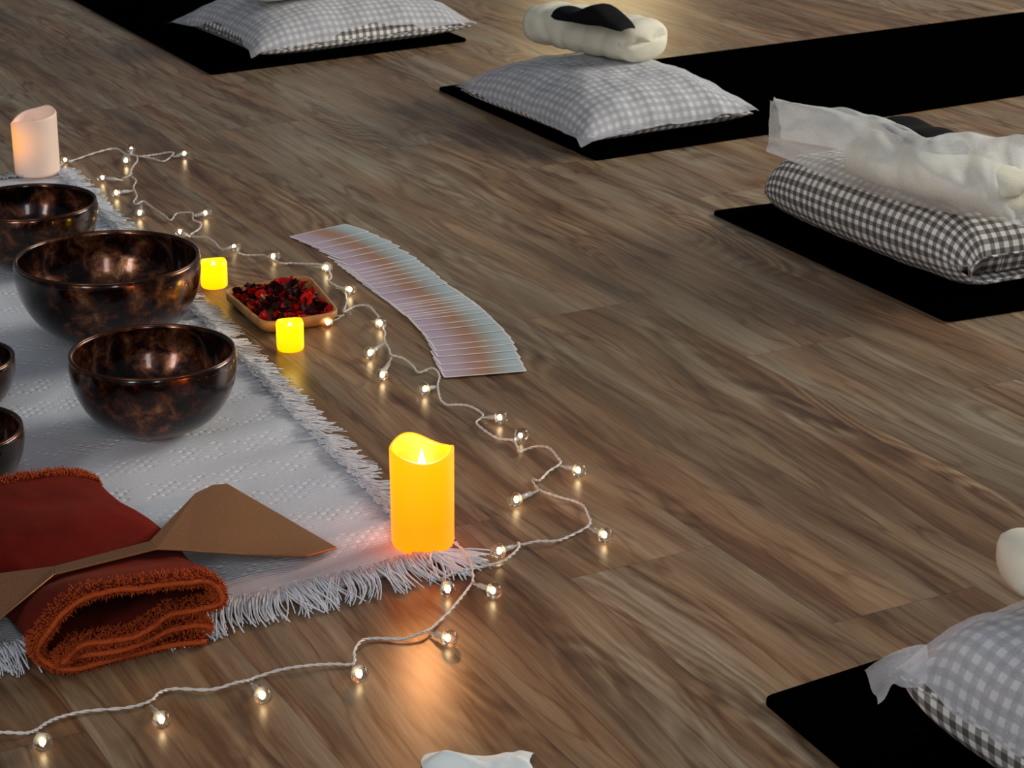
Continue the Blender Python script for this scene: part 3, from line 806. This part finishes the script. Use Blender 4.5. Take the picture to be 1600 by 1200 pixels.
# ------------------------------------------------------------------ fan of cards
def cards():
    curve = [(445, 366), (485, 382), (515, 396), (530, 405), (551, 421), (565, 434), (580, 448), (592, 460), (613, 477), (645, 504), (660, 521), (672, 534), (680, 547), (684, 560), (688, 573), (694, 591)]
    cv = catmull([(x, y, 0) for x, y in curve], 12)
    ys = [383, 390, 399, 406, 416, 424, 429, 434, 440, 446, 452, 461, 472, 478, 481, 485, 490, 494, 497, 502, 511, 519, 530, 542, 550, 559, 571.5, 581.5, 591]
    words = 'first second third fourth fifth sixth seventh eighth ninth tenth eleventh twelfth thirteenth fourteenth fifteenth sixteenth seventeenth eighteenth nineteenth twentieth twenty-first twenty-second twenty-third twenty-fourth twenty-fifth twenty-sixth twenty-seventh twenty-eighth'.split()
    W, D, T, rc = .121, .070, .0003, .004
    pts = []
    for (sx, sy, st) in ((0, 0, 180), (1, 0, 270), (1, 1, 0), (0, 1, 90)):
        cx = rc if sx == 0 else W-rc; cy = rc if sy == 0 else D-rc
        for k in range(5):
            t = R(st+k*22.5); pts.append((cx+rc*math.cos(t), cy+rc*math.sin(t)))
    n = len(pts)
    vs = [Vector((x, y, 0)) for x, y in pts]+[Vector((x, y, T)) for x, y in pts]
    fs = [tuple(range(n))[::-1], tuple(n+k for k in range(n))]+[(k, (k+1) % n, n+(k+1) % n, n+k) for k in range(n)]
    uvs = [(x/W, y/D) for x, y in pts]*2
    proto = None; rnd = random.Random(4); N_ = len(ys)
    for i, y in enumerate(ys):
        q = min(cv, key=lambda p: abs(p.y-y)); p = at(q.x, y, .002)
        f = i/(N_-1); ang = 40.5*(1-f)**1.15+12.8*(1-(1-f)**1.15)+rnd.uniform(-.7, .7)
        if proto is None:
            o = mesh('oracle_card', vs, fs, M['card'], None, False, uvs); proto = o
        else:
            o = proto.copy(); C.objects.link(o)
        k = 4.5 if i < 5 else 3.5
        o.rotation_euler = (R(-1.7), 0, R(ang)); o.location = (p.x, p.y, .0007+D*math.sin(R(1.7)))
        if i == 0: lb = 'lilac, orange and teal card at the far end of the fan, its whole face showing'
        elif i == N_-1: lb = 'lilac, orange and teal card at the near end of the fan'
        else: lb = 'lilac, orange and teal card, %s from the far end of the fan' % words[i]
        tag(o, lb, 'card', 'fanned oracle cards')
cards()

# ------------------------------------------------------------------ string lights
def string_lights():
    o = empty('string_lights', at(552, 1041, 0))
    tag(o, 'string of clear round bulbs on a pale wire winding around the rug edge', 'string lights')
    org = o.location
    paths = [
     [(-30, 1157), (0, 1153), (40, 1151), (58, 1144), (75, 1136), (100, 1127), (140, 1115), (200, 1110), (236, 1103), (250, 1089), (275, 1080), (330, 1083), (370, 1075), (392, 1068), (400, 1062), (440, 1053), (480, 1048), (520, 1042), (552, 1041), (554, 1025), (566, 1008), (590, 1001), (630, 1003), (658, 997), (672, 989), (682, 978), (705, 958), (720, 942), (733, 922), (739, 911), (736, 888), (726, 869), (708, 862), (690, 863), (677, 877), (673, 889), (686, 906), (698, 906), (720, 899), (744, 892), (780, 883), (798, 875), (811, 862), (810, 852), (816, 855), (840, 853), (870, 851), (894, 839), (921, 825), (918, 811), (912, 796), (900, 787), (879, 784), (858, 778), (840, 767), (832, 752), (843, 757), (858, 742), (876, 727), (870, 718), (858, 707), (840, 702), (819, 706), (812, 712), (806, 700), (801, 691), (780, 689), (762, 682), (747, 670), (745, 662), (755, 652), (734, 641), (713, 637), (699, 635), (689, 630), (685, 617), (684, 604), (687, 592), (683, 585), (674, 581), (655, 585), (645, 575), (631, 566), (612, 559), (608, 548), (601, 536), (602, 526), (599, 516), (596, 505), (587, 494), (575, 483), (557, 481), (545, 487), (537, 493), (542, 476), (538, 458), (525, 450), (514, 445), (518, 438), (516, 428), (508, 420), (496, 418), (476, 415), (456, 414), (438, 416), (414, 404), (404, 401), (384, 402), (371, 403), (371, 396), (346, 391), (335, 382), (322, 376), (307, 373), (297, 370), (311, 363), (315, 356), (312, 350), (302, 346), (301, 338), (286, 336), (275, 337), (267, 348), (256, 341), (241, 329), (232, 322), (224, 319), (214, 324), (209, 318), (214, 309), (209, 298), (213, 286), (204, 275), (208, 264), (215, 256), (212, 246), (197, 243), (181, 236), (150, 243), (112, 254), (100, 262), (85, 278)],
     [(212, 246), (219, 249), (237, 250), (256, 254), (271, 245), (267, 242), (250, 243), (237, 245), (219, 249)], [(206, 274), (203, 279), (192, 282)]]
    def lift(i): return .0026+.0035*(1+math.sin(i*1.7))*.5
    for pth in paths:
        mb = MB(); P_ = [at(x, y, 0)-org for x, y in pth]
        on_rug = lambda p: .0
        for i, p in enumerate(P_):
            p.z = lift(i)
            if (pth[i][0], pth[i][1]) in ((690, 863), (677, 877), (673, 889), (708, 862)): p.z = .012
            if pth[i] in ((100, 262), (85, 278), (371, 403), (371, 396)): p.z = .010
        cvp = catmull(P_, 7); a = [], []
        for sgn in (0, math.pi):                      # two twisted cores
            tw = []
            for i, p in enumerate(cvp):
                t = (cvp[min(i+1, len(cvp)-1)]-cvp[max(i-1, 0)]); t = t.normalized() if t.length > 0 else Vector((1, 0, 0))
                sd = Vector((-t.y, t.x, 0)); an = i*1.1+sgn
                tw.append(p+sd*(.00095*math.cos(an))+Vector((0, 0, .00095*math.sin(an))))
            mb.add(*tube(tw, .0011, 5))
        mb.build('wire', M['wire'], o)
    bulbs = [(58, 1144, 67, 1160), (236, 1103, 253, 1125), (392, 1068, 411, 1087), (552, 1041, 562, 1053), (672, 989, 702, 997), (739, 911, 772, 923), (690, 904, 700, 921), (810, 852, 778, 861),
             (921, 825, 946, 836), (840, 767, 805, 781), (876, 727, 905, 735), (801, 691, 815, 679), (755, 652, 783, 652), (684, 604, 662, 608), (612, 559, 597, 586), (601, 536, 577, 552), (578, 502, 595, 505),
             (537, 492, 511, 504), (525, 450, 548, 452), (490, 417, 511, 418), (414, 404, 429, 399), (346, 391, 368, 385), (297, 370, 280, 361), (301, 338, 323, 332), (221, 320, 218, 333), (209, 298, 180, 301), (192, 282, 158, 277),
             (193, 243, 197, 251), (205, 242, 205, 232), (112, 254, 100, 249), (271, 245, 290, 239)]
    BR = .0096
    gv, gf = lathe([(BR*math.sin(math.pi*(k+.3)/16.6)+1e-5, -BR*math.cos(math.pi*(k+.3)/16.6)) for k in range(17)], 24)
    lv, lf = lathe([(.0022*math.sin(math.pi*(k+.3)/8.6)+1e-5, -.0028*math.cos(math.pi*(k+.3)/8.6)) for k in range(9)], 12)
    for i, (jx, jy, bx, by) in enumerate(bulbs):
        zz = BR+.0006
        b = at(bx, by, zz); j = at(jx, jy, .004)
        # neck: from wire to the globe
        dv = (b-j); ln = dv.length; dn = dv.normalized()
        g = bpy.data.objects.new('bulb', None)
        if i == 0:
            g = mesh('bulb', gv, gf, M['glass'], o); ld = mesh('led', lv, lf, M['led'], g); first, fled = g, ld
        else:
            g = first.copy(); C.objects.link(g); g.parent = o
            ld = fled.copy(); C.objects.link(ld); ld.parent = g
        g.location = b-org
        ld.location = -dn*.0018
        tip = b-dn*(BR*.62)
        if (tip-j).length < .004: j = tip-dn*.006
        v, f = tube([j-b, (j+(tip-j)*.35)-b, (j+(tip-j)*.36)-b, tip-b], lambda t: .0017 if t < .4 else .0034, 8)
        mesh('socket', v, f, M['socket'], g)
string_lights()

# ------------------------------------------------------------------ folded red cloth and copper gong
wd, ld_ = d2(25), d2(119)
def folded_cloth():
    org = Vector((-.486, 2.040, .0022))
    # ribbon folded in the w/z plane, seen end on (metres)
    path = [(.158, .004), (.10, .0035), (.04, .004), (.012, .008), (-.002, .024), (.002, .046), (.022, .066), (.060, .077), (.110, .078), (.150, .072), (.172, .060), (.175, .046), (.160, .038), (.125, .036), (.095, .029), (.065, .026), (.035, .025), (.020, .021), (.018, .0145), (.035, .0135), (.07, .0145), (.11, .018), (.15, .021), (.163, .020)]
    cp = catmull([(a*1.11, b*1.10, 0) for a, b in path], 6); m = len(cp); half = .0050
    Ln = .395
    def frame(i):
        t = (cp[min(i+1, m-1)]-cp[max(i-1, 0)]).normalized(); return cp[i], Vector((-t.y, t.x, 0))
    def pt(i, s, sg):
        p, nn = frame(i); q = p+nn*(half*sg)
        pin = 1-.46*math.exp(-((s-.36)/.20)**2) - .30*max(0, min(1, (s-.36)/.40))
        ww = q.x - .085; wsc = 1+.06*math.exp(-((s-.5)/.2)**2)
        z = max(.0004, q.y*pin + .0016*fbm(q.x*40, s*9, q.y*30))
        end = .006*math.sin(i*.35)+.004*math.sin(i*.11)
        l = s*Ln + (end*(1-2*s) if s < .5 else 0)
        r = org + wd*(.085+ww*wsc + .010*math.sin(s*5)) + ld_*l; r.z = org.z+z; return r
    mb = MB(); ns = 44
    mb.add(*gridf(m-1, ns, lambda i, j: (pt(round(i*(m-1)), j, 1), (i, j)), flip=True))
    mb.add(*gridf(m-1, ns, lambda i, j: (pt(round(i*(m-1)), j, -1), (i, j))))
    for s, fl in ((0, False), (1, True)):
        mb.add(*gridf(m-1, 1, lambda i, j: (pt(round(i*(m-1)), s, 1 if j > .5 else -1), (i, j)), flip=fl))
    o = mb.build('folded_cloth', M['red'])
    tag(o, 'rust red velvet cloth folded into a thick bundle under the copper gong', 'folded cloth')
    rnd = random.Random(8)
    for s in (0, 1):
        e = MB(); line = [pt(i, s, 0) for i in range(m)]
        e.add(*tube([p+ld_*(.002 if s else -.002) for p in line], .0030, 7))
        for i in range(m-1):                           # fuzzy overlock stitches
            for _ in range(80):
                a = line[i].lerp(line[i+1], rnd.random()); _, nn = frame(i)
                n3 = wd*nn.x+Vector((0, 0, nn.y)); sd = rnd.choice((-1, 1)); back = rnd.uniform(-.002, .020)
                a0 = a + ld_*(back*(-1 if s else 1)) + n3*(.0046*sd)
                d = n3*(sd*rnd.uniform(.2, 1)) + ld_*rnd.uniform(-1, .6)*(-1 if s else 1) + (line[i+1]-line[i]).normalized()*rnd.uniform(-.7, .7)
                if rnd.random() < .45:                 # bristles over the cut face itself
                    a0 = a + n3*rnd.uniform(-.0046, .0046); d = ld_*(1 if s else -1)*rnd.uniform(.2, 1) + n3*rnd.uniform(-.8, .8) + (line[i+1]-line[i]).normalized()*rnd.uniform(-.9, .9)
                b0 = a0 + d.normalized()*rnd.uniform(.003, .0070); b0.z = max(.0006, b0.z)
                e.add(*tube([a0, a0.lerp(b0, .55)+Vector((0, 0, .0005)), b0], lambda t: .0007*(1-.5*t), 3))
        ob = e.build('overlocked_edge', M['edge'], o)
        ob['label'] = 'fuzzy orange stitched edge'
    return o
folded_cloth()

def gong():
    p1 = at(233, 845, .060); p3 = at(527, 855, .012); p4 = at(355, 755, .036)
    n = (p3-p1).cross(p4-p1).normalized()
    pl = lambda x, y: at_plane(x, y, p1, n)
    tri = []
    rt = [pl(290, 859), pl(390, 865), pl(480, 868), pl(527, 855), pl(441, 805), pl(355, 755), pl(332, 757), pl(305, 770), p1]
    bar = [at(245, 857, .060), at(84, 897, .062), at(84, 884, .062)]
    lf = [at(84, 884, .062), at(0, 895, .062), at(-90, 880, .05), at(-180, 935, .04), at(-150, 1000, .035), at(-75, 1022, .032), at(0, 966, .048), at(84, 897, .062)]
    T = Vector((0, 0, -.0026))
    mb = MB()
    def slab(pts):
        k = len(pts); v = list(pts)+[p+T for p in pts]
        if (pts[1]-pts[0]).cross(pts[2]-pts[0]).z < 0: v = list(pts[::-1])+[p+T for p in pts[::-1]]
        f = [tuple(range(k)), tuple(k+i for i in range(k))[::-1]]+[(i, k+i, k+(i+1) % k, (i+1) % k) for i in range(k)]
        mb.add(v, f)
    slab([p1]+[at(245, 857, .060)]+rt[:-1]); slab([p1, bar[2], bar[1], bar[0]]); slab(lf)
    o = mb.build('wing_gong', M['copper'], None, False)
    bv = o.modifiers.new('bevel', 'BEVEL'); bv.width = .0011; bv.segments = 2; bv.limit_method = 'ANGLE'
    return tag(o, 'copper bow-tie shaped gong plate lying across the red cloth', 'gong')
gong()

# ------------------------------------------------------------------ tissue at the bottom edge
def tissue():
    c = at(752, 1212, 0)
    def f(i, j):
        x = (i-.5)*.105; y = (j-.5)*.075
        rg = math.exp(-((j-.62)/.16)**2)
        z = .002 + .014*rg*(1+.35*math.sin(i*7+.4)) * (1-abs(2*i-1)**4) + .003*abs(fbm(i*5, j*5, 2))
        return Vector((x+.006*math.sin(j*6), y+.004*math.sin(i*9), z)), (i, j)
    v, fc, uv = gridf(36, 26, f); o = mesh('tissue', v, fc, M['tissue'], None, uvs=uv, loc=(c.x, c.y, .0))
    return tag(o, 'crumpled white tissue on the floor at the bottom edge', 'tissue')
tissue()
